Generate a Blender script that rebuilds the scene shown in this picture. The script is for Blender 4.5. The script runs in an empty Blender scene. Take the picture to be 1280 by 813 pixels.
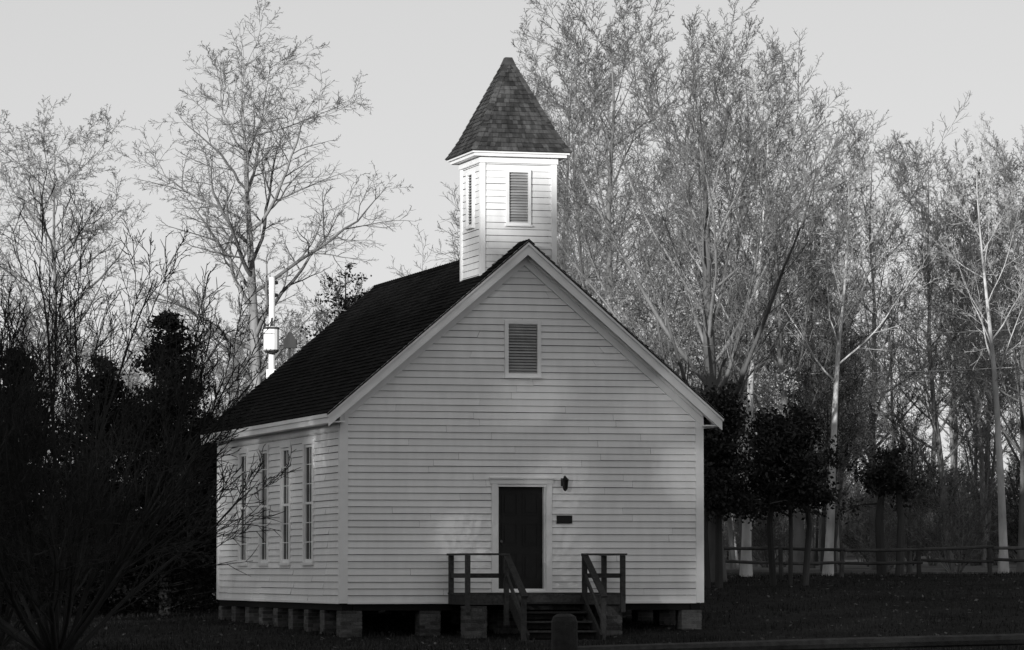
import bpy, math, random
import numpy as np
from mathutils import Vector, Matrix, Quaternion
R = random.Random(7)
NR = np.random.default_rng(11)
COL = bpy.context.scene.collection

# ------------------------------------------------------------ terrain height
def sstep(a, b, x):
    t = min(1, max(0, (x-a)/(b-a))); return t*t*(3-2*t)
def gh(x, y):
    k = 0.35+0.65*sstep(-9, 5, x)
    g = 1.2*min(1, max(0, (y-75)/25)) + 0.01*max(0, min(40, y-100))
    k = k+(1-k)*sstep(110, 160, y)
    und = math.sin(x*.31)*math.sin(y*.23)
    return g*k + 4.5*sstep(140, 240, y)*(1+.25*math.sin(x*.11+1)) + 0.05*und*sstep(90, 110, y)

# ------------------------------------------------------------ materials
def mat(name, col, var=.25, scale=4, rough=.85, bump=0, bscale=40, rnd=0, stretch=(1,1,1), spec=.25, var2=0, scale2=.6):
    m = bpy.data.materials.new(name); m.use_nodes = True
    nt = m.node_tree; N = nt.nodes; L = nt.links
    b = N['Principled BSDF']
    b.inputs['Roughness'].default_value = rough
    b.inputs['Specular IOR Level'].default_value = spec
    tc = N.new('ShaderNodeTexCoord'); mp = N.new('ShaderNodeMapping')
    mp.inputs['Scale'].default_value = stretch
    L.new(tc.outputs['Object'], mp.inputs['Vector'])
    def noise(sc, det, amt):
        n = N.new('ShaderNodeTexNoise'); n.inputs['Scale'].default_value = sc; n.inputs['Detail'].default_value = det
        L.new(mp.outputs[0], n.inputs['Vector'])
        r = N.new('ShaderNodeMapRange'); r.inputs['From Min'].default_value = .25; r.inputs['From Max'].default_value = .75
        r.inputs['To Min'].default_value = 1-amt; r.inputs['To Max'].default_value = 1+amt
        L.new(n.outputs['Fac'], r.inputs['Value']); return r.outputs[0]
    def mul(a, c):
        x = N.new('ShaderNodeMath'); x.operation = 'MULTIPLY'; L.new(a, x.inputs[0])
        if isinstance(c, (int, float)): x.inputs[1].default_value = c
        else: L.new(c, x.inputs[1])
        return x.outputs[0]
    v = mul(noise(scale, 6, var), col)
    if var2: v = mul(v, noise(scale2, 3, var2))
    if rnd:
        a = N.new('ShaderNodeAttribute'); a.attribute_name = 'rnd'
        r = N.new('ShaderNodeMapRange'); r.inputs['To Min'].default_value = 1-rnd; r.inputs['To Max'].default_value = 1+rnd
        L.new(a.outputs['Fac'], r.inputs['Value']); v = mul(v, r.outputs[0])
    L.new(v, b.inputs['Base Color'])
    if bump:
        n = N.new('ShaderNodeTexNoise'); n.inputs['Scale'].default_value = bscale; n.inputs['Detail'].default_value = 5
        L.new(mp.outputs[0], n.inputs['Vector'])
        bp = N.new('ShaderNodeBump'); bp.inputs['Strength'].default_value = bump; bp.inputs['Distance'].default_value = .05
        L.new(n.outputs['Fac'], bp.inputs['Height']); L.new(bp.outputs[0], b.inputs['Normal'])
    return m
M_SIDING = mat('white_painted_siding', .79, .05, 6, .6, rnd=.05, stretch=(1,1,.25), var2=.06, scale2=.7)
M_TRIM = mat('white_trim_paint', .83, .05, 5, .55)
M_ROOF = mat('dark_roof_shingle', .010, .3, 3, .95, rnd=.4, bump=.3, spec=.04)
M_WSH = mat('weathered_wood_shingle', .06, .4, 9, .9, rnd=.45, bump=.4, stretch=(1,1,.4), spec=.1, var2=.35, scale2=2)
M_DOOR = mat('dark_door_paint', .009, .2, 5, .5)
M_BLACK = mat('black_iron', .012, .2, 9, .5)
M_LOUV = mat('louver_slat_paint', .36, .15, 6, .8, rnd=.2)
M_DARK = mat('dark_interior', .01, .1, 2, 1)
M_GLASS = mat('window_glass', .012, .1, 1, .25, spec=.12)
M_BRICK = mat('brick', .08, .3, 14, .9, rnd=.5, bump=.4)
M_MORTAR = mat('mortar', .12, .2, 10, .95)
M_WOOD = mat('weathered_wood', .045, .4, 6, .9, rnd=.45, bump=.4, stretch=(3,3,3))
M_RAIL = mat('fence_wood', .07, .4, 5, .9, rnd=.4, bump=.5)
M_METAL = mat('pale_utility_metal', .8, .08, 3, .5)
M_BARK = mat('bark_grey', .17, .4, 3, .9, bump=.5, bscale=12, stretch=(1,1,.3), rnd=.5)
M_BARKL = mat('bark_pale', .5, .5, 2.2, .9, bump=.4, bscale=12, stretch=(1,1,.4))
M_BARKD = mat('bark_dark', .05, .35, 3, .9, bump=.4, bscale=12, stretch=(1,1,.3), rnd=.3)
M_TWIGD = mat('bark_near_black', .022, .3, 3, .9)  # near-black base tone for the crape myrtle stems
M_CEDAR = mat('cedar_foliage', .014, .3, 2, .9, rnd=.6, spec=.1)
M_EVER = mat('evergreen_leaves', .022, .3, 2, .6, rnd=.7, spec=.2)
M_DRY = mat('dry_leaves', .3, .3, 3, .8, rnd=.5)
M_GBLADE = mat('grass_blades', .03, .3, 1, .9, rnd=.6, spec=.1)
M_LITTER = mat('fallen_leaves', .08, .3, 3, .9, rnd=.6)

def ground_mat():
    m = bpy.data.materials.new('lawn_and_leaf_litter'); m.use_nodes = True
    nt = m.node_tree; N = nt.nodes; L = nt.links; b = N['Principled BSDF']
    b.inputs['Roughness'].default_value = 1; b.inputs['Specular IOR Level'].default_value = .05
    g = N.new('ShaderNodeNewGeometry'); sp = N.new('ShaderNodeSeparateXYZ'); L.new(g.outputs['Position'], sp.inputs[0])
    n1 = N.new('ShaderNodeTexNoise'); n1.inputs['Scale'].default_value = 7; n1.inputs['Detail'].default_value = 8; n1.inputs['Roughness'].default_value = .75
    n2 = N.new('ShaderNodeTexNoise'); n2.inputs['Scale'].default_value = .45; n2.inputs['Detail'].default_value = 5
    for n in (n1, n2): L.new(g.outputs['Position'], n.inputs['Vector'])
    add = N.new('ShaderNodeMath'); add.operation = 'MULTIPLY_ADD'; L.new(n2.outputs[0], add.inputs[0]); add.inputs[1].default_value = 14; L.new(sp.outputs['Y'], add.inputs[2])
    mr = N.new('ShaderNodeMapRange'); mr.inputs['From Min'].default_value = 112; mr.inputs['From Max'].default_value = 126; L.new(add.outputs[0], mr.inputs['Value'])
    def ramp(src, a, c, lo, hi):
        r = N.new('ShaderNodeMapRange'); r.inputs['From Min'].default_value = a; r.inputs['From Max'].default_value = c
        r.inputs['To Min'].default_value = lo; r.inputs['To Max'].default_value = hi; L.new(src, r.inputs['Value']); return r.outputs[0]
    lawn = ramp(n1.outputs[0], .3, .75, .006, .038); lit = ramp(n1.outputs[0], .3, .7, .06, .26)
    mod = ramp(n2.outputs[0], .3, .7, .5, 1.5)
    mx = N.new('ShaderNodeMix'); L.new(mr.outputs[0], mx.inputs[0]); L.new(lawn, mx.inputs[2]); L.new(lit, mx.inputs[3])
    mu = N.new('ShaderNodeMath'); mu.operation = 'MULTIPLY'; L.new(mx.outputs[0], mu.inputs[0]); L.new(mod, mu.inputs[1])
    L.new(mu.outputs[0], b.inputs['Base Color'])
    bp = N.new('ShaderNodeBump'); bp.inputs['Strength'].default_value = .8; bp.inputs['Distance'].default_value = .08
    L.new(n1.outputs[0], bp.inputs['Height']); L.new(bp.outputs[0], b.inputs['Normal'])
    return m

# ------------------------------------------------------------ mesh helper
class MB:
    def __init__(s): s.v = []; s.f = []; s.r = []
    def face(s, pts, r=None):
        i = len(s.v); s.v += [tuple(p) for p in pts]; s.f.append(tuple(range(i, i+len(pts)))); s.r.append(R.random() if r is None else r)
    def hexa(s, p, r=None):
        i = len(s.v); s.v += [tuple(q) for q in p]; r = R.random() if r is None else r
        for f in ((3,2,1,0),(4,5,6,7),(0,1,5,4),(1,2,6,5),(2,3,7,6),(3,0,4,7)):
            s.f.append(tuple(i+k for k in f)); s.r.append(r)
    def box(s, x0,x1,y0,y1,z0,z1, r=None):
        s.hexa([(x0,y0,z0),(x1,y0,z0),(x1,y1,z0),(x0,y1,z0),(x0,y0,z1),(x1,y0,z1),(x1,y1,z1),(x0,y1,z1)], r)
    def beam(s, a, b, w, h, r=None):
        a = Vector(a); b = Vector(b); d = (b-a).normalized()
        sd = d.cross(Vector((0,0,1)))
        if sd.length < .01: sd = Vector((1,0,0))
        sd.normalize(); u = sd.cross(d)
        c = [(-1,-1),(1,-1),(1,1),(-1,1)]
        s.hexa([a+sd*w/2*i+u*h/2*j for i,j in c]+[b+sd*w/2*i+u*h/2*j for i,j in c], r)
    def tube(s, pts, rad, sides, cap=False):
        n = len(pts); base = len(s.v); ref = Vector((1,0,0)); r = R.random()
        cs = [(math.cos(2*math.pi*k/sides), math.sin(2*math.pi*k/sides)) for k in range(sides)]
        for i in range(n):
            d = (pts[min(i+1,n-1)]-pts[max(i-1,0)]).normalized()
            a = d.cross(ref)
            if a.length < .15: a = d.cross(Vector((0,1,0)))
            a.normalize(); b = d.cross(a); p = pts[i]; q = rad[i]
            for c, sn in cs: s.v.append((p.x+(a.x*c+b.x*sn)*q, p.y+(a.y*c+b.y*sn)*q, p.z+(a.z*c+b.z*sn)*q))
        for i in range(n-1):
            o = base+i*sides
            for k in range(sides):
                k2 = (k+1) % sides
                s.f.append((o+k, o+k2, o+sides+k2, o+sides+k)); s.r.append(r)
        if cap: s.f.append(tuple(base+(n-1)*sides+k for k in range(sides))); s.r.append(r)
    def leaves(s, C, size, flat=0):
        C = np.asarray(C); n = len(C)
        a = NR.normal(size=(n,3)); b = NR.normal(size=(n,3))
        if flat: a[:,2] *= 1-flat; b[:,2] *= 1-flat
        a /= np.linalg.norm(a,axis=1)[:,None]; b -= a*(a*b).sum(1)[:,None]; b /= np.linalg.norm(b,axis=1)[:,None]
        z = size*NR.uniform(.5,1.3,(n,1))*.5
        P = np.stack([C-a*z, C+b*z*.6, C+a*z, C-b*z*.6], 1).reshape(-1,3)
        i = len(s.v); s.v += [tuple(p) for p in P.tolist()]
        s.f += [(i+4*k,i+4*k+1,i+4*k+2,i+4*k+3) for k in range(n)]; s.r += NR.random(n).tolist()
    def mesh(s, name, m, smooth=False):
        me = bpy.data.meshes.new(name); me.from_pydata(s.v, [], s.f)
        at = me.attributes.new('rnd', 'FLOAT', 'FACE'); at.data.foreach_set('value', np.array(s.r, dtype=np.float32))
        me.materials.append(m)
        if smooth: me.polygons.foreach_set('use_smooth', [True]*len(me.polygons))
        me.update(); return me
    def obj(s, name, m, parent=None, smooth=False):
        o = bpy.data.objects.new(name, s.mesh(name, m, smooth)); COL.objects.link(o)
        if parent: o.parent = parent
        return o
def empty(name, loc=(0,0,0), rz=0):
    e = bpy.data.objects.new(name, None); COL.objects.link(e); e.location = loc; e.rotation_euler = (0,0,rz); return e

# ------------------------------------------------------------ ground
def build_ground():
    far = [-2500,-1200,-600,-300,-150,-100,-70]
    xs = far + [x*1.5 for x in range(-36,37)] + [-f for f in reversed(far)]
    ys = [-2500,-1200,-600,-300,-150,-80,-40,0,20,40,55] + [60+1.5*i for i in range(70)] + [170,180,190,200,210,220,230,245,270,320,450,800,1500,3000]
    v = [(x,y,gh(x,y)) for y in ys for x in xs]; nx = len(xs)
    f = [(j*nx+i,j*nx+i+1,(j+1)*nx+i+1,(j+1)*nx+i) for j in range(len(ys)-1) for i in range(nx-1)]
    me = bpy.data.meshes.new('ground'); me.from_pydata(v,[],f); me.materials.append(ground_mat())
    me.polygons.foreach_set('use_smooth',[True]*len(f))
    o = bpy.data.objects.new('ground', me); COL.objects.link(o)
build_ground()
def build_grass():
    mb = MB(); n = 70000
    X = NR.uniform(-15,17,n); Y = 60+45*NR.random(n)**1.2; a = NR.uniform(0,6.28,n); h = NR.uniform(.03,.10,n)*(1+.5*np.sin(X*1.3)*np.sin(Y*.9)); w=.012
    for i in range(n):
        x,y = float(X[i]),float(Y[i]); z = gh(x,y)-.005; c,s_ = math.cos(a[i])*w,math.sin(a[i])*w; t=float(h[i])
        mb.v += [(x-c,y-s_,z),(x+c,y+s_,z),(x+s_*t*20,y-c*t*20,z+t)]; mb.f.append((3*i,3*i+1,3*i+2)); mb.r.append(R.random())
    mb.obj('grass', M_GBLADE)
    mb = MB(); C=[]
    for i in range(5000):
        x=R.uniform(-14,20); y=60+50*R.random()**.6; C.append((x,y,gh(x,y)+.02))
    mb.leaves(C,.09,.8); mb.obj('fallen_leaves', M_LITTER)
build_grass()

# ------------------------------------------------------------ church
W, LN = 7.43, 12.2
Z0, OV, ZT, ZA = .74, .34, 4.45, 7.90
HX = W/2; SL = (ZA-ZT)/(HX+OV)
def RZ(s): return ZT+(s+OV)*SL if s <= HX else ZT+(W-s+OV)*SL
church = empty('church', (-3.347, 77, 0), math.radians(15.6))
FR = lambda u,o,z: (u,-o,z)
LF = lambda u,o,z: (-o,u,z)
RT = lambda u,o,z: (W+o,u,z)
BK = lambda u,o,z: (u,LN+o,z)
def clap(mb, M, z0, z1, ex, ext, holes=(), lip=.028):
    z = z0
    while z < z1-1e-4:
        zt = min(z+ex, z1); a0,b0 = ext(z); a1,b1 = ext(zt)
        segs = [(a0,b0,a1,b1)]
        for (h0,h1,hz0,hz1) in holes:
            if min(zt,hz1)-max(z,hz0) > .5*(zt-z):
                ns = []
                for s in segs:
                    if h0 < s[1] and h1 > s[0]:
                        if s[0] < h0: ns.append((s[0],h0,s[2],h0))
                        if s[1] > h1: ns.append((h1,s[1],h1,s[3]))
                    else: ns.append(s)
                segs = ns
        for s in segs:
            cuts=[0]; tot=s[1]-s[0]
            p=R.uniform(1,4)
            while p<tot-.6: cuts.append(p/tot); p+=R.uniform(2.5,4.2)
            cuts.append(1)
            for q0,q1 in zip(cuts[:-1],cuts[1:]):
                l=lip+R.uniform(-.005,.005); dz=R.uniform(-.004,.004); r=R.random(); g=R.uniform(.004,.010)
                A0=s[0]+tot*q0; B0=s[0]+tot*q1-(.003 if q1<1 else 0); t2=s[3]-s[2]; A1=s[2]+t2*q0; B1=s[2]+t2*q1-(.003 if q1<1 else 0)
                mb.face([M(A0,l,z+dz),M(B0,l,z+dz),M(B1,.002,zt-g),M(A1,.002,zt-g)],r)
                mb.face([M(A0,.012,z+dz),M(B0,.012,z+dz),M(B0,l,z+dz),M(A0,l,z+dz)],r)
        z = zt
def mbox(mb, M, u0,u1,o0,o1,z0,z1,r=None):
    mb.hexa([M(u0,o0,z0),M(u1,o0,z0),M(u1,o1,z0),M(u0,o1,z0),M(u0,o0,z1),M(u1,o0,z1),M(u1,o1,z1),M(u0,o1,z1)],r)
DC = 3.67
door = (DC-.50, DC+.50, .96, 3.06)
gv = (DC-.28, DC+.32, 5.28, 6.27)
wins = [(c-.36, c+.36, 1.55, 3.92) for c in (2.87,5.05,7.23,9.41)]
def gext(z):
    t = (z+.12-ZT)/SL-OV
    if t <= 0: return (0,W)
    t = min(t,HX-.02); return (t,W-t)
walls = MB()
clap(walls, FR, Z0, 7.72, .1345, gext, [door,gv])
clap(walls, BK, Z0, 7.72, .1345, gext)
clap(walls, LF, Z0, 4.60, .1345, lambda z:(0,LN), wins)
clap(walls, RT, Z0, 4.60, .1345, lambda z:(0,LN), wins)
walls.obj('siding', M_SIDING, church)
inn = MB()
inn.box(.02,W-.02,.3,LN-.02,Z0+.004,Z0+.06)
inn.box(.25,.29,.25,LN-.3,Z0+.07,4.3); inn.box(W-.29,W-.25,.25,LN-.3,Z0+.07,4.3); inn.box(.3,W-.3,.25,.29,Z0+.07,4.5)
for xx in (.02,W-.22): inn.box(xx,xx+.2,.02,LN-.02,Z0-.16,Z0-.002)
inn.box(.24,W-.24,.02,.22,Z0-.16,Z0-.002)
inn.hexa([(.3,.25,4.52),(W-.3,.25,4.52),(W-.3,.29,4.52),(.3,.29,4.52),(HX-.1,.25,7.6),(HX+.1,.25,7.6),(HX+.1,.29,7.6),(HX-.1,.29,7.6)])
inn.obj('floor_and_inner_walls', M_DARK, church)
tr = MB()
for (M,a,b) in ((FR,0,W),(BK,0,W),(LF,0,LN),(RT,0,LN)):
    top = 4.55
    mbox(tr,M,a-.042,a+.12,.0,.042,Z0-.02,top) if M in (FR,BK) else mbox(tr,M,a+.003,a+.12,.002,.040,Z0-.018,top)
    mbox(tr,M,b-.12,b+.042,.0,.042,Z0-.02,top) if M in (FR,BK) else mbox(tr,M,b-.12,b-.003,.002,.040,Z0-.018,top)
    mbox(tr,M,a+.125,b-.125,.002,.037,Z0-.03,Z0+.012)
for M in (LF,RT): mbox(tr,M,.0,LN,.005,.047,4.12,4.34)
tr.obj('corner_boards', M_TRIM, church)
rk = MB()
def slopebar(mb, s0, s1, dz0, dz1, y0, y1):
    for side in (0,1):
        f = (lambda s: s) if side == 0 else (lambda s: W-s)
        p = []
        for (s,dz) in ((s0,dz1),(s1,dz1),(s1,dz0),(s0,dz0)): p.append((f(s), RZ(min(s,HX))-dz))
        mb.hexa([(x,y0,z) for x,z in p]+[(x,y1,z) for x,z in p])
for (ya,yb,sg) in ((-.34,-.30,1),(LN+.30,LN+.34,1)):
    slopebar(rk, -OV, HX, .02, .27, ya, yb)
slopebar(rk, -OV-.02, HX, -.015, .075, -.385, -.342)
slopebar(rk, -OV+.02, HX, .19, .215, -.298, -.002)
slopebar(rk, -OV+.02, HX, .19, .215, LN+.002, LN+.298)
slopebar(rk, .04, HX, .22, .46, -.056, -.003)
slopebar(rk, .0, HX, .222, .29, -.09, -.058)
for M in (LF,RT):
    mbox(rk,M,-.296,LN+.296,OV-.035,OV,ZT-.20,ZT-.02)
    mbox(rk,M,-.296,LN+.296,OV+.002,OV+.03,ZT-.09,ZT-.015)
    mbox(rk,M,-.296,LN+.296,.002,OV-.037,ZT-.19,ZT-.165)
rk.obj('rake_and_eave_trim', M_TRIM, church)
def shingles(mb, A,B,C,D, expo, wmin, wmax, th):
    A,B,C,D = map(Vector,(A,B,C,D)); h = ((D+C)/2-(A+B)/2).length; n = max(1,round(h/expo))
    nrm = (B-A).cross(D-A).normalized()
    for i in range(n):
        f0,f1 = i/n, min(1,(i+1.03)/n)
        l0=A.lerp(D,f0); r0=B.lerp(C,f0); l1=A.lerp(D,f1); r1=B.lerp(C,f1)
        ln=(r0-l0).length
        if ln<.02: continue
        p=0; off=R.uniform(0,wmax)
        while p<ln-1e-4:
            q=min(ln,p+(R.uniform(wmin,wmax) if p>0 else off+.03)); a=p/ln; b=(q-.004)/ln
            t=th*R.uniform(.7,1.35); j=R.uniform(-.12,.12)/n*.6
            dd=(l1-l0)*j if i else Vector()
            P0=l0.lerp(r0,a)+nrm*t-dd; P1=l0.lerp(r0,b)+nrm*t-dd; P2=l1.lerp(r1,b)+nrm*.003; P3=l1.lerp(r1,a)+nrm*.003
            r=R.random()
            mb.face([P0,P1,P2,P3],r); mb.face([P0-nrm*(t+.01),P1-nrm*(t+.01),P1,P0],r); p=q
rf = MB(); e=.03; y0,y1=-.40,LN+.40
shingles(rf,(-OV-e,y1,ZT-e*SL+.01),(-OV-e,y0,ZT-e*SL+.01),(HX,y0,ZA+.01),(HX,y1,ZA+.01),.14,.15,.3,.025)
shingles(rf,(W+OV+e,y0,ZT-e*SL+.01),(W+OV+e,y1,ZT-e*SL+.01),(HX,y1,ZA+.01),(HX,y0,ZA+.01),.14,.15,.3,.025)
for s in (0,1):
    f=(lambda x:x) if s==0 else (lambda x:W-x)
    rf.hexa([(f(-OV-.02),y0+.005,ZT-.045),(f(HX),y0+.005,ZA-.02),(f(HX),y0+.005,ZA+.008),(f(-OV-.02),y0+.005,ZT-.01)]+
            [(f(-OV-.02),y1-.005,ZT-.045),(f(HX),y1-.005,ZA-.02),(f(HX),y1-.005,ZA+.008),(f(-OV-.02),y1-.005,ZT-.01)],.3)
y=y0
while y<y1:
    for s in (-1,1): rf.face([(HX,y,ZA+.045),(HX,y+.22,ZA+.03),(HX+s*.13,y+.22,ZA+.03-.13*SL),(HX+s*.13,y,ZA+.045-.13*SL)])
    y+=.2
rf.obj('roof', M_ROOF, church)

def louver(M, u0,u1,z0,z1, n, out=.04, fw=.075):
    f = MB(); 
    mbox(f,M,u0-fw,u0,.0,out+.02,z0-fw*.9,z1+fw); mbox(f,M,u1,u1+fw,.0,out+.02,z0-fw*.9,z1+fw)
    mbox(f,M,u0,u1,.002,out+.018,z1,z1+fw-.003); mbox(f,M,u0-fw-.02,u1+fw+.02,.004,out+.05,z0-fw*.9-.03,z0-fw*.9-.002)
    mbox(f,M,u0,u1,.002,out+.018,z0-fw*.9,z0)
    f.obj('louver_frame', M_TRIM, church)
    s = MB(); dz=(z1-z0)/n
    for i in range(n):
        z=z0+dz*i
        s.hexa([M(u0,.022,z),M(u1,.022,z),M(u1,-.05,z+dz*.95),M(u0,-.05,z+dz*.95),M(u0,.022,z+.014),M(u1,.022,z+.014),M(u1,-.05,z+dz*.95+.014),M(u0,-.05,z+dz*.95+.014)])
    s.obj('louver_slats', M_LOUV, church)
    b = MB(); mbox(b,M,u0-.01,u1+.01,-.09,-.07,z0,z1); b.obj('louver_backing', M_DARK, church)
louver(FR,*gv,17)

TC, TH, T0 = HX, .76, .40
tx0,tx1,ty0,ty1 = TC-TH,TC+TH,T0,T0+2*TH
TF = lambda u,o,z:(tx0+u,ty0-o,z); TB=lambda u,o,z:(tx0+u,ty1+o,z)
TL = lambda u,o,z:(tx0-o,ty0+u,z); TR=lambda u,o,z:(tx1+o,ty0+u,z)
tw = MB()
lv = (TH-.20,TH+.20,8.33,9.34)
for M in (TF,TB,TL,TR): clap(tw, M, 6.9, 9.6, .13, lambda z:(0,2*TH), [lv], lip=.015)
tw.obj('belfry_siding', M_SIDING, church)
tt = MB()
for M in (TF,TB):
    mbox(tt,M,-.038,.07,.0,.038,6.9,9.52); mbox(tt,M,2*TH-.07,2*TH+.038,.0,.038,6.9,9.52)
for M in (TL,TR):
    mbox(tt,M,.003,.07,.002,.036,6.9,9.518); mbox(tt,M,2*TH-.07,2*TH-.003,.002,.036,6.9,9.518)
tt.box(tx0-.06,tx1+.06,ty0-.06,ty1+.06,9.525,9.64)
tt.box(tx0-.20,tx1+.20,ty0-.20,ty1+.20,9.643,9.70)
tt.box(tx0-.25,tx1+.25,ty0-.25,ty1+.25,9.703,9.755)
tt.obj('belfry_trim', M_TRIM, church)
tin=MB(); tin.box(tx0+.1,tx1-.1,ty0+.1,ty1-.1,6.9,9.5); tin.obj('belfry_core', M_DARK, church)
for M in (TF,TB,TL,TR): louver(M,*lv,18,fw=.055)
ts = MB(); cy=T0+TH
prof=[(TH+.275,9.74),(TH+.16,9.92),(TH+.04,10.13),(.06,11.70)]
for (h0,za),(h1,zb) in zip(prof[:-1],prof[1:]):
    c0=[(TC-h0,cy-h0,za),(TC+h0,cy-h0,za),(TC+h0,cy+h0,za),(TC-h0,cy+h0,za)]
    c1=[(TC-h1,cy-h1,zb),(TC+h1,cy-h1,zb),(TC+h1,cy+h1,zb),(TC-h1,cy+h1,zb)]
    for k in range(4):
        k2=(k+1)%4; shingles(ts,c0[k],c0[k2],c1[k2],c1[k],.105,.06,.13,.022)
        ts.face([c0[k],c0[k2],c1[k2],c1[k]],.1)
        a=Vector(c0[k]); b=Vector(c1[k]); nn=max(1,round((b-a).length/.14))
        for q in range(nn):
            p=a.lerp(b,q/nn); p2=a.lerp(b,(q+1.1)/nn); ox=-1 if k in(0,3) else 1; oy=-1 if k in(0,1) else 1
            out=Vector((ox*.02,oy*.02,.02)); r=R.random()
            ts.face([p+out,p2+out*.5,p2+Vector((-ox*.09,0,.0))+Vector((0,oy*.012,.01)),p+Vector((-ox*.09,0,0))+Vector((0,oy*.02,.015))],r)
            ts.face([p+out,p2+out*.5,p2+Vector((0,-oy*.09,.0))+Vector((ox*.012,0,.01)),p+Vector((0,-oy*.09,0))+Vector((ox*.02,0,.015))],r)
ts.box(TC-TH-.27,TC+TH+.27,cy-TH-.27,cy+TH+.27,9.758,9.775,.1)
ts.obj('belfry_roof', M_WSH, church)
cp=MB()
cp.hexa([(TC-.13,cy-.13,11.60),(TC+.13,cy-.13,11.60),(TC+.13,cy+.13,11.60),(TC-.13,cy+.13,11.60),(TC-.07,cy-.07,11.76),(TC+.07,cy-.07,11.76),(TC+.07,cy+.07,11.76),(TC-.07,cy+.07,11.76)])
cp.obj('belfry_cap', M_RAIL, church)

dr=MB(); u0,u1,dz0,dz1=door
mbox(dr,FR,u0+.03,u1-.03,-.17,-.12,dz0+.02,dz1-.02)
for (a,b) in ((u0+.12,DC-.05),(DC+.05,u1-.12)):
    for (c,d) in ((dz0+.2,dz0+.75),(dz0+.9,dz0+1.35),(dz0+1.5,dz1-.15)):
        mbox(dr,FR,a,b,-.118,-.108,c,c+.025); mbox(dr,FR,a,b,-.118,-.108,d-.025,d); mbox(dr,FR,a,a+.025,-.118,-.107,c+.026,d-.026); mbox(dr,FR,b-.025,b,-.118,-.107,c+.026,d-.026)
        mbox(dr,FR,a+.06,b-.06,-.118,-.104,c+.06,d-.06)
dr.obj('door', M_DOOR, church)
kn=MB(); kn.tube([Vector((u0+.1,.12,dz0+.98)),Vector((u0+.1,.05,dz0+.98)),Vector((u0+.1,.03,dz0+.98))],[.012,.03,.02],8,True); kn.obj('door_knob',M_RAIL,church)
df=MB(); t=.12
mbox(df,FR,u0-t,u0,-.0,.052,dz0-.16,dz1+.02); mbox(df,FR,u1,u1+t,0,.052,dz0-.16,dz1+.02)
mbox(df,FR,u0-t-.03,u1+t+.03,0,.056,dz1+.023,dz1+.12); mbox(df,FR,u0-t-.05,u1+t+.05,0,.09,dz1+.122,dz1+.15)
mbox(df,FR,u0+.002,u0+.03,-.18,.0,dz0,dz1); mbox(df,FR,u1-.03,u1-.002,-.18,.0,dz0,dz1); mbox(df,FR,u0+.002,u1-.002,-.18,.0,dz1-.028,dz1+.01)
mbox(df,FR,u0,u1,-.18,.06,dz0-.05,dz0-.002)
df.obj('door_frame', M_TRIM, church)
la=MB(); lx,lz=DC+.86,3.08
mbox(la,FR,lx-.05,lx+.05,.02,.045,lz-.04,lz+.12)
la.tube([Vector((lx,-.04,lz+.08)),Vector((lx,-.10,lz+.16)),Vector((lx,-.16,lz+.14))],[.012]*3,6)
la.tube([Vector((lx,-.16,lz+.17)),Vector((lx,-.16,lz+.14)),Vector((lx,-.16,lz+.085)),Vector((lx,-.16,lz+.08))],[.008,.025,.08,.06],6)
la.tube([Vector((lx,-.16,lz-.09)),Vector((lx,-.16,lz-.11)),Vector((lx,-.16,lz-.14))],[.045,.04,.01],6,True)
for k in range(6):
    a=k*math.pi/3; la.beam((lx+.045*math.cos(a),-.16+.045*math.sin(a),lz-.09),(lx+.062*math.cos(a),-.16+.062*math.sin(a),lz+.085),.01,.01)
la.obj('wall_lantern', M_BLACK, church)
lg=MB(); lg.tube([Vector((lx,-.16,lz-.09)),Vector((lx,-.16,lz+.085))],[.04,.055],6); lg.obj('lantern_glass', M_GLASS, church)
pq=MB(); mbox(pq,FR,DC+.72,DC+1.04,.022,.045,2.30,2.46); mbox(pq,FR,DC+.73,DC+1.03,.046,.052,2.31,2.33); mbox(pq,FR,DC+.73,DC+1.03,.046,.052,2.43,2.45)
pq.obj('wall_plaque', M_BLACK, church)
wf=MB(); wg=MB()
for M in (LF,RT):
    for (a,b,c,d) in wins:
        t=.12
        mbox(wf,M,a-t,a,0,.040,c-.02,d+.01); mbox(wf,M,b,b+t,0,.040,c-.02,d+.01)
        mbox(wf,M,a-t-.02,b+t+.02,0,.045,d+.012,d+.12); mbox(wf,M,a-t-.03,b+t+.03,0,.07,c-.08,c-.022)
        mbox(wf,M,a+.001,a+.04,-.05,.012,c,d); mbox(wf,M,b-.04,b-.001,-.05,.012,c,d); mbox(wf,M,a+.041,b-.041,-.05,.012,d-.05,d); mbox(wf,M,a+.041,b-.041,-.05,.012,c-.02,c+.05)
        mid=(c+d)/2; mbox(wf,M,a+.041,b-.041,-.04,.01,mid-.025,mid+.025)
        mbox(wf,M,(a+b)/2-.009,(a+b)/2+.009,-.03,.0,c+.051,mid-.032); mbox(wf,M,(a+b)/2-.009,(a+b)/2+.009,-.03,.0,mid+.032,d-.051)
        for k in (1,2,4,5):
            z=c+(d-c)*k/6; mbox(wf,M,a+.041,(a+b)/2-.010,-.029,-.004,z-.008,z+.008); mbox(wf,M,(a+b)/2+.010,b-.041,-.029,-.004,z-.008,z+.008)
        mbox(wg,M,a+.03,b-.03,-.022,-.014,c+.03,d-.03)
wf.obj('window_frames', M_TRIM, church); wg.obj('window_glass', M_GLASS, church)
bk=MB(); mo=MB()
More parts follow.
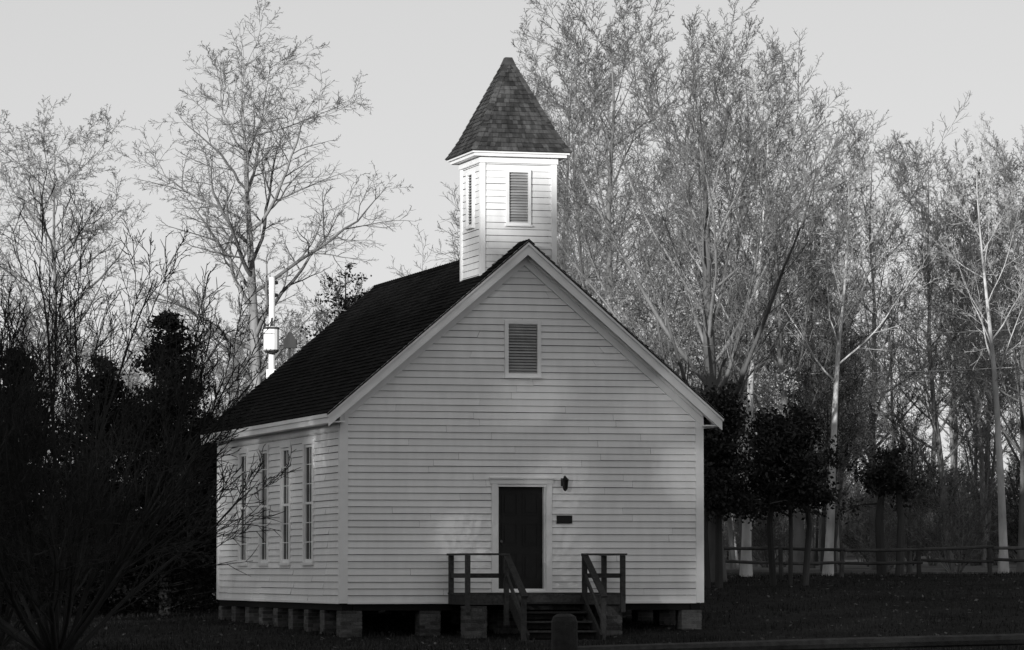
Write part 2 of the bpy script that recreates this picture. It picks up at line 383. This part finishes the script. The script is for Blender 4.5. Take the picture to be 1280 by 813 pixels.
def pier(cx,cy,w,z0,z1):
    h=w/2; mo.box(cx-h+.012,cx+h-.012,cy-h+.012,cy+h-.012,z0,z1-.004)
    z=z0; i=0
    while z<z1-.02:
        zt=min(z+.062,z1-.006)
        if i%2==0:
            parts=[(-h,-.005,-h,-h+.1),(.005,h,-h,-h+.1),(-h,-.005,h-.1,h),(.005,h,h-.1,h),(-h,-h+.1,-h+.108,h-.108),(h-.1,h,-h+.108,h-.108)]
        else:
            parts=[(-h,-h+.1,-h,-.005),(-h,-h+.1,.005,h),(h-.1,h,-h,-.005),(h-.1,h,.005,h),(-h+.108,h-.108,-h,-h+.1),(-h+.108,h-.108,h-.1,h)]
        for p in parts:
            j=R.uniform(-.003,.003); bk.box(cx+p[0]+j,cx+p[1]+j,cy+p[2]+j,cy+p[3]+j,z,zt)
        z+=.074; i+=1
w=.42
for x in (w/2,1.8,3.4,5.4,W-w/2):
    pier(x,w/2-.01,w,-.15,Z0-.165); pier(x,LN-w/2,w,-.1,Z0-.165)
for k in range(1,8):
    y=w/2+k*(LN-w)/8
    pier(w/2,y,w,-.15,Z0-.165); pier(W-w/2,y,w,-.1,Z0-.165); pier(HX,y,w,-.1,Z0-.165)
QD=1.4; PA,PB=2.14,5.39
pier(PA+.25,-QD+.28,.42,-.1,.68); pier(PB-.25,-QD+.28,.42,-.1,.68)
bk.obj('brick_piers', M_BRICK, church); mo.obj('pier_mortar', M_MORTAR, church)
pc=MB(); SA,SB=2.97,4.56
n=10
for i in range(n):
    ya=-QD+i*(QD-.06)/n; pc.box(PA,PB,ya,ya+(QD-.06)/n-.008,.895,.93)
pc.box(PA+.01,PB-.01,-QD+.01,-QD+.05,.70,.893); pc.box(PA+.01,PA+.05,-QD+.052,-.07,.70,.893); pc.box(PB-.05,PB-.01,-QD+.052,-.07,.70,.893)
for x in (PA+.8,PA+1.6,PA+2.4): pc.box(x,x+.04,-QD+.06,-.07,.72,.893)
ZR=1.70
def post(x,y,z0,z1,wd=.09): pc.box(x-wd/2,x+wd/2,y-wd/2,y+wd/2,z0,z1)
for (xe,xs_) in ((PA,SA),(PB,SB)):
    sg=1 if xe<xs_ else -1; x=xe+.05*sg
    post(x,-.14,.70,ZR-.04); post(x,-QD+.0,.55,ZR-.04); post(xs_,-QD+.0,.3,ZR-.04)
    pc.box(x-.075,x+.075,-QD-.07,-.08,ZR-.038,ZR)
    a,b=sorted((x+sg*.08,xs_+sg*.05)); pc.box(a,b,-QD-.07,-QD+.07,ZR-.038,ZR)
    for zz in (1.22,): 
        pc.box(x-.02,x+.02,-QD+.05,-.19,zz,zz+.09); a,b=sorted((x+sg*.05,xs_-sg*.05)); pc.box(a,b,-QD-.02,-QD+.02,zz,zz+.09)
    yb=-QD-1.25
    post(xs_,yb,-.05,.84); 
    pc.beam((xs_,-QD+.02,ZR-.02),(xs_,yb-.08,.86),.13,.038); pc.beam((xs_,-QD-.05,1.26),(xs_,yb+.05,.42),.04,.09)
    pc.beam((xs_-sg*-.07,-QD-.02,.80),(xs_-sg*-.07,yb-.05,.02),.045,.26)
for k in range(5):
    zt=.93-.18*(k+1); ya=-QD-.27*(k+1)
    if zt>.02: 
        pc.box(SA+.06,SB-.06,ya-.01,ya+.125,zt-.035,zt); pc.box(SA+.06,SB-.06,ya+.135,ya+.27,zt-.035,zt)
        pc.box(SA+.06,SB-.06,ya+.25,ya+.265,zt-.15,zt-.037)
pc.obj('porch_and_steps', M_WOOD, church)

# ------------------------------------------------------------ trees
def grow(mb, rg, pos, d, length, rad, lvl, P, tips=None):
    n=P['seg'][lvl]; pts=[pos.copy()]; dirs=[d.copy()]; p=pos.copy(); d=d.copy(); up=P['up'][lvl]; jt=P['jit'][lvl]
    for i in range(n):
        d=d+Vector((rg.gauss(0,jt),rg.gauss(0,jt),rg.gauss(0,jt)*.7+up)); d.normalize()
        p=p+d*(length/n); pts.append(p); dirs.append(d.copy())
    er=P['end'][lvl]; rr=[max(P['rmin'],rad*(1-(1-er)*(i/n)**P.get('pw',.9))) for i in range(n+1)]
    mx=len(P['n'])
    if lvl==mx: rr[-1]=P['rmin']*.5
    if lvl==0: rr[0]*=1.35
    mb.tube(pts,rr,P['sides'][lvl])
    if tips is not None and lvl>=mx-1: tips.append(pts[-1]); tips.append(pts[n//2])
    if lvl>=mx: return
    k=P['n'][lvl]; st=P['start'][lvl]; az=rg.uniform(0,6.28)
    for c in range(k):
        t=st+(1-st)*((c+rg.random())/k); t=min(t,.985); f=t*n; i=int(f); q=pts[i].lerp(pts[i+1],f-i); sd=dirs[min(i+1,n)]
        az+=2.4+rg.uniform(-.6,.6); an=math.radians(P['ang'][lvl]*rg.uniform(.6,1.35))
        perp=sd.orthogonal().normalized(); perp.rotate(Quaternion(sd,az)); cd=sd*math.cos(an)+perp*math.sin(an)
        if lvl==0: ln=length*P['len'][0]*P['shape']((t-st)/(1-st))*rg.uniform(.7,1.2)
        else: ln=length*P['len'][lvl]*(1-.5*(t-st)/(1-st+1e-6))*rg.uniform(.55,1.3)
        cr=max(P['rmin'],(rr[i]*(1-(f-i))+rr[i+1]*(f-i))*P['rf'][lvl]*rg.uniform(.8,1.15))
        cr=min(cr,max(P['rmin'],ln*P.get('lim',.015)))
        grow(mb,rg,q,cd.normalized(),ln,cr,lvl+1,P,tips)
BASE=dict(seg=[12,8,5,3,2],up=[.02,.07,.06,.04,.02],jit=[.045,.07,.09,.12,.14],end=[.05,.12,.2,.4,.5],rmin=.0062,sides=[9,5,3,3,3],
          n=[20,9,8,5],start=[.35,.22,.15,.1],ang=[45,38,40,44],len=[.38,.42,.42,.5],rf=[.5,.5,.5,.6],shape=lambda t:1-.6*t)
def P_(**k): d=dict(BASE); d.update(k); return d
def tree_mesh(seed,h,r,P,m,leaf=0,lean=(0,0)):
    rg=random.Random(seed); mb=MB(); tips=[] 
    grow(mb,rg,Vector((0,0,-.3)),Vector((lean[0],lean[1],1)).normalized(),h,r,0,P,tips)
    zs=max(v[2] for v in mb.v); k=h/zs; mb.v=[(v[0],v[1],v[2]*k) for v in mb.v]
    me=mb.mesh('tree_wood',m,True); lm=None
    if leaf:
        C=[]; 
        for t in tips:
            if rg.random()<.7:
                for _ in range(leaf): C.append((t.x+rg.gauss(0,.1),t.y+rg.gauss(0,.1),t.z*k+rg.gauss(0,.1)))
        lb=MB(); lb.leaves(C,.07); lm=lb.mesh('tree_leaves',M_DRY)
    return me,lm
def place(name,mesh,x,y,s=1,rz=0,sz=None,parent=None,leafm=None,tilt=(0,0)):
    o=bpy.data.objects.new(name,mesh); COL.objects.link(o); o.location=(x,y,gh(x,y)); o.rotation_euler=(tilt[0],tilt[1],rz); o.scale=(s,s,sz or s)
    if parent: o.parent=parent
    if leafm:
        l=bpy.data.objects.new('dry_leaf_cluster',leafm); COL.objects.link(l); l.parent=o
    return o
pl=P_(seg=[14,10,6,4,2],jit=[.022,.12,.15,.18,.2],n=[24,11,9,6],start=[.42,.2,.12,.1],ang=[52,46,46,46],len=[.27,.46,.42,.45],up=[.02,.05,.03,.01,0],end=[.06,.1,.2,.4,.5],shape=lambda t:(.75+1.0*t if t<.35 else 1.1-.75*(t-.35)),rf=[.6,.6,.55,.6],pw=1.5,lim=.02)
me,_=tree_mesh(9,17.7,.22,pl,M_BARK); place('bare_tree',me,-7.35,115,rz=1.0)
me2,_=tree_mesh(14,15.2,.13,pl,M_BARK); place('bare_tree',me2,-13.7,116,rz=2.0)
# big upright trees right of the church
pr=P_(seg=[10,12,7,4,2],jit=[.03,.04,.07,.1,.13],n=[28,13,9,5],start=[.18,.2,.12,.1],ang=[36,26,34,40],len=[.62,.33,.36,.5],up=[.02,.045,.05,.04,.02],shape=lambda t:1.05-.68*t,rf=[.42,.42,.45,.6],lim=.017)
me3,_=tree_mesh(21,15.0,.30,pr,M_BARK); place('bare_tree',me3,5.0,98,rz=.4)
me4,_=tree_mesh(22,17.2,.20,P_(n=[28,12,10,6],start=[.22,.2,.15,.1],ang=[46,40,42,42],len=[.38,.42,.40,.48]),M_BARK); place('bare_tree',me4,2.7,108,rz=.9)
me5,_=tree_mesh(23,16.2,.16,P_(n=[26,11,10,6],start=[.22,.2,.15,.1],ang=[44,38,40,42],len=[.36,.42,.42,.48]),M_BARK); place('bare_tree',me5,.5,113,rz=.2)
me6,_=tree_mesh(24,15.8,.18,pr,M_BARK); place('bare_tree',me6,8.2,113,rz=2.4)
place('bare_tree',me4,6.2,119,.98,rz=2.2); place('bare_tree',me5,3.2,122,1.0,rz=3.4)
place('bare_tree',me5,13.2,118,.84,rz=3)
place('bare_tree',me4,11.2,121,.82,rz=4)
place('bare_tree',me6,16.3,122,.88,rz=5); place('bare_tree',me4,15.2,117,.78,rz=1)
me7,l7=tree_mesh(25,7.6,.13,P_(n=[18,9,6,4],start=[.25,.2,.15,.1],ang=[60,45,45,45],len=[.42,.5,.5,.5],up=[.02,.02,.02,0,0]),M_BARK,leaf=2); place('oak_tree',me7,3.6,101,rz=.5,leafm=l7)
place('oak_tree',me7,6.3,107,.9,rz=2.5,leafm=l7); place('oak_tree',me7,9.4,116,.75,rz=4.5,leafm=l7)
ps=P_(n=[14,7,6,4],start=[.45,.2,.15,.1],jit=[.018,.07,.08,.1,.12],ang=[40,42,44,45],len=[.3,.45,.45,.5])
me8,_=tree_mesh(31,14,.15,ps,M_BARKL); place('sycamore_tree',me8,6.2,104,rz=.2)
place('sycamore_tree',me8,8.4,104.5,.9,rz=1,tilt=(0,.11))
place('sycamore_tree',me8,13.9,111,.93,rz=3); place('sycamore_tree',me8,12.4,126,.75,rz=1.7); place('sycamore_tree',me8,10.6,128,.7,rz=2.7)
woods=empty('distant_woods')
var=[tree_mesh(40+i,13,.12,P_(n=[18,9,8,4],start=[.30,.2,.15,.1],ang=[40,36,40,42],len=[.30,.46,.44,.5],rmin=.0085,seg=[9,5,4,2,2]),(M_BARK,M_BARK,M_BARKD,M_BARK)[i])[0] for i in range(4)]
rg=random.Random(5)
for i in range(140):
    x=rg.uniform(-50,60); y=rg.uniform(122,190)
    if x<1: y=rg.uniform(150,200); s=rg.uniform(.65,.92)
    else: s=rg.uniform(.74,1.02)*(y/125)**.9
    place('bare_tree_instance',rg.choice(var),x,y,min(s,1.3),rg.uniform(0,6.28),parent=woods)
for i in range(56):
    x=rg.uniform(2,22); y=rg.uniform(112,140); place('sapling',rg.choice(var),x,y,rg.uniform(.35,.8),rg.uniform(0,6),parent=woods)
for i in range(34):
    x=rg.uniform(-15,1); y=rg.uniform(118,150); place('sapling',rg.choice(var[:3]),x,y,rg.uniform(.4,.76),rg.uniform(0,6),parent=woods)
ug=empty('undergrowth')
def shrub_mesh(seed,n,h,spread,m,P,rad=.03,lo=0):
    rg=random.Random(seed); mb=MB()
    for i in range(n):
        a=rg.uniform(0,6.28) if i>3 else i*1.6; an=math.radians(lo+(spread-lo)*((i+.5)/n)**.8)
        d=Vector((math.cos(a)*math.sin(an),math.sin(a)*math.sin(an),math.cos(an)))
        grow(mb,rg,Vector((math.cos(a)*.12,math.sin(a)*.12,-.1)),d,h*rg.uniform(.75,1.05)*(1-.35*an/1.4),rad*rg.uniform(.6,1.2),0,P)
    return mb.mesh('shrub',m,True)
pu=dict(seg=[6,4,3,2],up=[.03,.05,.03,0],jit=[.1,.14,.18,.2],end=[.25,.3,.4,.5],rmin=.008,sides=[5,3,3,3],n=[9,6,4],start=[.15,.15,.1],ang=[38,40,45],len=[.4,.5,.5],rf=[.5,.55,.6],shape=lambda t:1.1-.6*t)
sv=[shrub_mesh(60+i,12,3.4,45,(M_BARK,M_BARKD,M_BARK)[i],pu) for i in range(3)]
for i in range(150):
    x=rg.uniform(-34,42); y=rg.uniform(112,190)
    if i%3==0: x=rg.uniform(2,26); y=rg.uniform(128,165)
    place('brush',rg.choice(sv),x,y,rg.uniform(.4,1.1)*(1.3 if y>145 else 1),rg.uniform(0,6.28),parent=ug)

pv=dict(seg=[10,7,5,3],up=[.03,.05,.03,.01],jit=[.06,.08,.11,.15],end=[.2,.3,.4,.5],rmin=.0065,sides=[6,4,3,3],n=[11,7,4],start=[.2,.15,.1],ang=[26,30,36],len=[.45,.5,.5],rf=[.55,.6,.6],shape=lambda t:1.1-.65*t,lim=.03)
fv=shrub_mesh(77,24,7.1,66,M_TWIGD,pv,rad=.055)
place('crape_myrtle',fv,-7.55,65)
fv2=shrub_mesh(78,14,5.2,55,M_TWIGD,pv,rad=.04); place('crape_myrtle',fv2,-9.1,68.5,rz=1)

def cedar(name,x,y,h,rb,seed,n=170,m=M_CEDAR,leaf=.10,zb=.03,per=150,pw=.9):
    rg=random.Random(seed); nr=np.random.default_rng(seed); e=empty(name,(x,y,gh(x,y))); w_=MB(); C=[]
    w_.tube([Vector((0,0,-.2)),Vector((0.05,0,h*.5)),Vector((0,.05,h*.97))],[rb*.06,rb*.04,.012],7)
    for i in range(n):
        t=zb+(1-zb)*rg.random()**1.0; z=t*h; a=rg.uniform(0,6.28)
        rr=rb*((1-t)**pw)*rg.uniform(.4,1.3)*(1+.18*math.sin(a*2+z))+.06
        b=Vector((math.cos(a)*rr,math.sin(a)*rr,z+rr*.12)); w_.tube([Vector((0,0,z-.1)),b],[.02,.007],3)
        k=int(per*(.4+rr/rb)); u=nr.random(k)**.6; s=.07+.15*rr/rb
        P=np.stack([u*b.x,u*b.y,z+u*(b.z-z)],1)+nr.normal(size=(k,3))*s*np.array([1,1,.7])
        C.append(P)
    w_.obj('trunk_and_branches',M_BARKD,e); l=MB(); l.leaves(np.concatenate(C),leaf); l.obj('foliage',m,e)
CK=dict(zb=.0,pw=.72,leaf=.11)
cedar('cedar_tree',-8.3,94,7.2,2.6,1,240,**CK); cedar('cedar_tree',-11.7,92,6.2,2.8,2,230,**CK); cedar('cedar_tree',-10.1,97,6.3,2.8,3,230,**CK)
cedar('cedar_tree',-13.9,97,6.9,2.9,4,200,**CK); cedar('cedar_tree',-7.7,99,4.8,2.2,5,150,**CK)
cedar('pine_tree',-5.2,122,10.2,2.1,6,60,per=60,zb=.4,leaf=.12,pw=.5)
def broad(name,x,y,z0,z1,rx,seed,nl,stems):
    # limbs reach out at random, foliage sprays hang along the outer part of every limb
    rg=random.Random(seed); nr=np.random.default_rng(seed); e=empty(name,(x,y,gh(x,y))); w_=MB(); C=[]
    hz=z1-z0
    for (sx,r) in stems: w_.tube([Vector((sx,0,-.2)),Vector((sx*1.3,.1,z0*.7)),Vector((sx*.8,.05,z0+hz*.45)),Vector((sx*.4,0,z0+hz*.85))],[r,r*.8,r*.5,.02],8)
    for i in range(nl):
        t=rg.random(); a=rg.uniform(0,6.28); sx=rg.choice(stems)[0]
        zz=z0+hz*(.1+.85*t)*rg.uniform(.9,1.05); rr=rx*rg.uniform(.35,1.25)*(1-.55*t*t)*(1+.25*math.sin(2*a+seed))
        s0=Vector((sx*.8,0,zz-.3*rr)); c=Vector((math.cos(a)*rr,math.sin(a)*rr,zz+rg.uniform(-.35,.25)-(.35*rr/rx if t<.4 else 0)))
        w_.tube([s0,(s0+c)*.5+Vector((0,0,.12)),c],[.035,.02,.008],3)
        for q in range(3):
            u=rg.uniform(.35,1.05); pc_=s0.lerp(c,u)+Vector((rg.gauss(0,.12),rg.gauss(0,.12),rg.gauss(0,.1))); s=rg.uniform(.06,.17)
            C.append(np.array(pc_)+nr.normal(size=(int(30+140*s),3))*s*np.array([1.3,1.3,.8]))
    w_.obj('trunk_and_branches',M_BARKD,e); l=MB(); l.leaves(np.concatenate(C),.11); l.obj('foliage',M_EVER,e)
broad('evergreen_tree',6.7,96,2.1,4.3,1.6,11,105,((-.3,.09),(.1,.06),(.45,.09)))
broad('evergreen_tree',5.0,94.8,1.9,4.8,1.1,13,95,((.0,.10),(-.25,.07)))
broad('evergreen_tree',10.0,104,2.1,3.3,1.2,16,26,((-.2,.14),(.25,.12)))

up=empty('utility_pole',(-6.75,110,gh(-6.75,110))); p=MB()
p.tube([Vector((0,0,-.3)),Vector((0,0,9.1))],[.11,.085],12,True); p.obj('pole',M_METAL,up)
p=MB(); p.tube([Vector((0,-.25,7.0)),Vector((0,-.25,7.05)),Vector((0,-.25,7.65)),Vector((0,-.25,7.7))],[.12,.22,.22,.14],14,True)
p.box(-.05,.05,-.12,-.08,7.1,7.6); p.box(-.14,.14,-.2,-.12,6.1,6.5); p.obj('transformer',M_METAL,up)
p=MB(); p.tube([Vector((.05,0,6.5)),Vector((.35,-.1,6.55)),Vector((.5,-.1,6.8)),Vector((.5,-.1,7.15))],[.04]*4,6); p.box(.34,.70,-.25,.05,7.1,7.35); p.hexa([(.38,-.2,7.35),(.66,-.2,7.35),(.66,.0,7.35),(.38,.0,7.35),(.47,-.15,7.55),(.57,-.15,7.55),(.57,-.05,7.55),(.47,-.05,7.55)])
p.tube([Vector((0,-.25,7.7)),Vector((.02,-.25,7.95))],[.05,.03],6,True)
p.tube([Vector((0,-.25,6.95)),Vector((0,-.25,7.02))],[.15,.235],14); p.tube([Vector((0,-.25,7.62)),Vector((0,-.25,7.68))],[.235,.225],14)
p.obj('floodlight_and_arm',M_BARKD,up)
p=MB(); 
for z in (8.6,8.95): p.tube([Vector((.09,0,z)),Vector((.17,0,z))],[.06,.04],8,True)
p.obj('insulators',M_BLACK,up)
def wire(mb,a,b,sag):
    mb.tube([Vector(a).lerp(Vector(b),t/24)-Vector((0,0,sag*4*(t/24)*(1-t/24))) for t in range(25)],[.010]*25,4)
wr=MB()
wire(wr,(-6.6,110,8.9),(24,118,9.5),1.0); wire(wr,(-6.6,110,7.7),(24,118,8.3),.9)
wr.obj('power_lines',M_LOUV)

def fence(name,pts,hts,rw=.085,hp=.95,pw=.12):
    e=empty(name); a=MB(); b=MB()
    for i,(x,y) in enumerate(pts):
        z=gh(x,y); l=R.uniform(-.03,.03)
        b.tube([Vector((x,y,z-.2)),Vector((x+l,y,z+hp*.9)),Vector((x+l,y,z+hp+R.uniform(-.03,.05)))],[pw/2*1.1,pw/2,pw/2*.8],7,True)
        if i+1<len(pts):
            x2,y2=pts[i+1]; z2=gh(x2,y2)
            for h in hts:
                o=R.uniform(-.05,.05); o2=R.uniform(-.05,.05); s=.03
                P=[Vector((x-s*3,y+s,z+h+o)),Vector(((x+x2)/2,(y+y2)/2,(z+z2)/2+h+(o+o2)/2-.015)),Vector((x2+s*3,y2-s,z2+h+o2))]
                a.tube(P,[rw/2,rw/2*1.15,rw/2],6,True)
    a.obj('rails',M_RAIL,e); b.obj('posts',M_RAIL,e)
fence('split_rail_fence',[(5.3,101),(6.9,100.6)]+[(6.9+1.75*i+R.uniform(-.2,.2),100.6+.25*i) for i in range(1,16)],(.40,.74),.075,.86)
e=empty('wooden_post_fence'); a=MB()
a.tube([Vector((.40,30,-.3)),Vector((.40,30,.5)),Vector((.40,30,.96)),Vector((.40,30,1.0)),Vector((.40,30,1.02))],[.105,.1,.1,.085,.05],16,True)
a.tube([Vector((4.6,30.3,-.3)),Vector((4.6,30.3,.98)),Vector((4.6,30.3,1.0))],[.105,.1,.06],16,True)
a.obj('posts',M_WOOD,e)
a=MB(); a.tube([Vector((.48,30,.735)),Vector((2.5,30.1,.79)),Vector((4.5,30.3,.835))],[.04,.045,.045],8,True)
a.tube([Vector((.48,30,.33)),Vector((2.5,30.1,.36)),Vector((4.5,30.3,.4))],[.04,.045,.045],8,True); a.obj('rails',M_WOOD,e)

# ------------------------------------------------------------ wood on the sunward side (behind the photographer) that shades the lawn
sh=Vector((-.40,-.917,0)).normalized(); ELEV=math.radians(6); pp=Vector((-sh.y,sh.x,0))
cen=Vector((.2,78,0))+sh*130
mb=MB()
nn=37000
U=NR.uniform(-80,80,nn); Dp=NR.uniform(-7,7,nn)
top=21.3+.4*np.sin(U*.35)+.3*np.sin(U*.9+1)+.3*np.sin(U*2.1)
Z=top*NR.random(nn)**.85+NR.normal(size=nn)*.35
Pts=np.stack([cen.x+pp.x*U+sh.x*Dp,cen.y+pp.y*U+sh.y*Dp,np.clip(Z,.2,None)],1)
mb.leaves(Pts,1.4)
tl=empty('tree_line'); mb.obj('foliage',M_EVER,tl); tk=MB()
for i in range(45):
    u=-80+i*3.6+R.uniform(-1,1); d=R.uniform(-6,6); b=cen+pp*u+sh*d; tk.tube([b,b+Vector((0,0,10)),b+Vector((R.uniform(-1,1),0,19))],[.3,.22,.08],7)
tk.obj('trunks',M_BARKD,tl)

# ------------------------------------------------------------ light, sky, camera
sd=Vector((sh.x*math.cos(ELEV),sh.y*math.cos(ELEV),math.sin(ELEV)))
sl=bpy.data.lights.new('sun','SUN'); sl.energy=5; sl.angle=math.radians(.5); sl.color=(1,.995,.985)
so=bpy.data.objects.new('sun',sl); COL.objects.link(so); so.rotation_euler=sd.to_track_quat('Z','Y').to_euler(); so.location=(-30,-30,40)
w=bpy.data.worlds.new('World'); bpy.context.scene.world=w; w.use_nodes=True; nt=w.node_tree
bg=nt.nodes['Background']; sk=nt.nodes.new('ShaderNodeTexSky'); sk.sky_type='NISHITA'; sk.sun_disc=False
sk.sun_elevation=ELEV; sk.sun_rotation=math.atan2(sh.x,sh.y); sk.air_density=1; sk.dust_density=.3
bw=nt.nodes.new('ShaderNodeRGBToBW'); nt.links.new(sk.outputs[0],bw.inputs[0])
# black-and-white film response: gentle compression of the sky's brightness range
pw=nt.nodes.new('ShaderNodeMath'); pw.operation='POWER'; pw.inputs[1].default_value=.45; nt.links.new(bw.outputs[0],pw.inputs[0])
ml=nt.nodes.new('ShaderNodeMath'); ml.operation='MULTIPLY'; ml.inputs[1].default_value=2.38; nt.links.new(pw.outputs[0],ml.inputs[0])
nt.links.new(ml.outputs[0],bg.inputs[0]); bg.inputs[1].default_value=.15
cd=bpy.data.cameras.new('camera'); cd.sensor_width=36; cd.lens=4900/1280*36; cd.clip_end=6000
co=bpy.data.objects.new('camera',cd); COL.objects.link(co); co.location=(0,0,1.34); co.rotation_euler=(math.radians(90+3.602),0,0)
bpy.context.scene.camera=co
sc=bpy.context.scene; sc.view_settings.view_transform='Standard'; sc.view_settings.look='None'; sc.view_settings.exposure=0
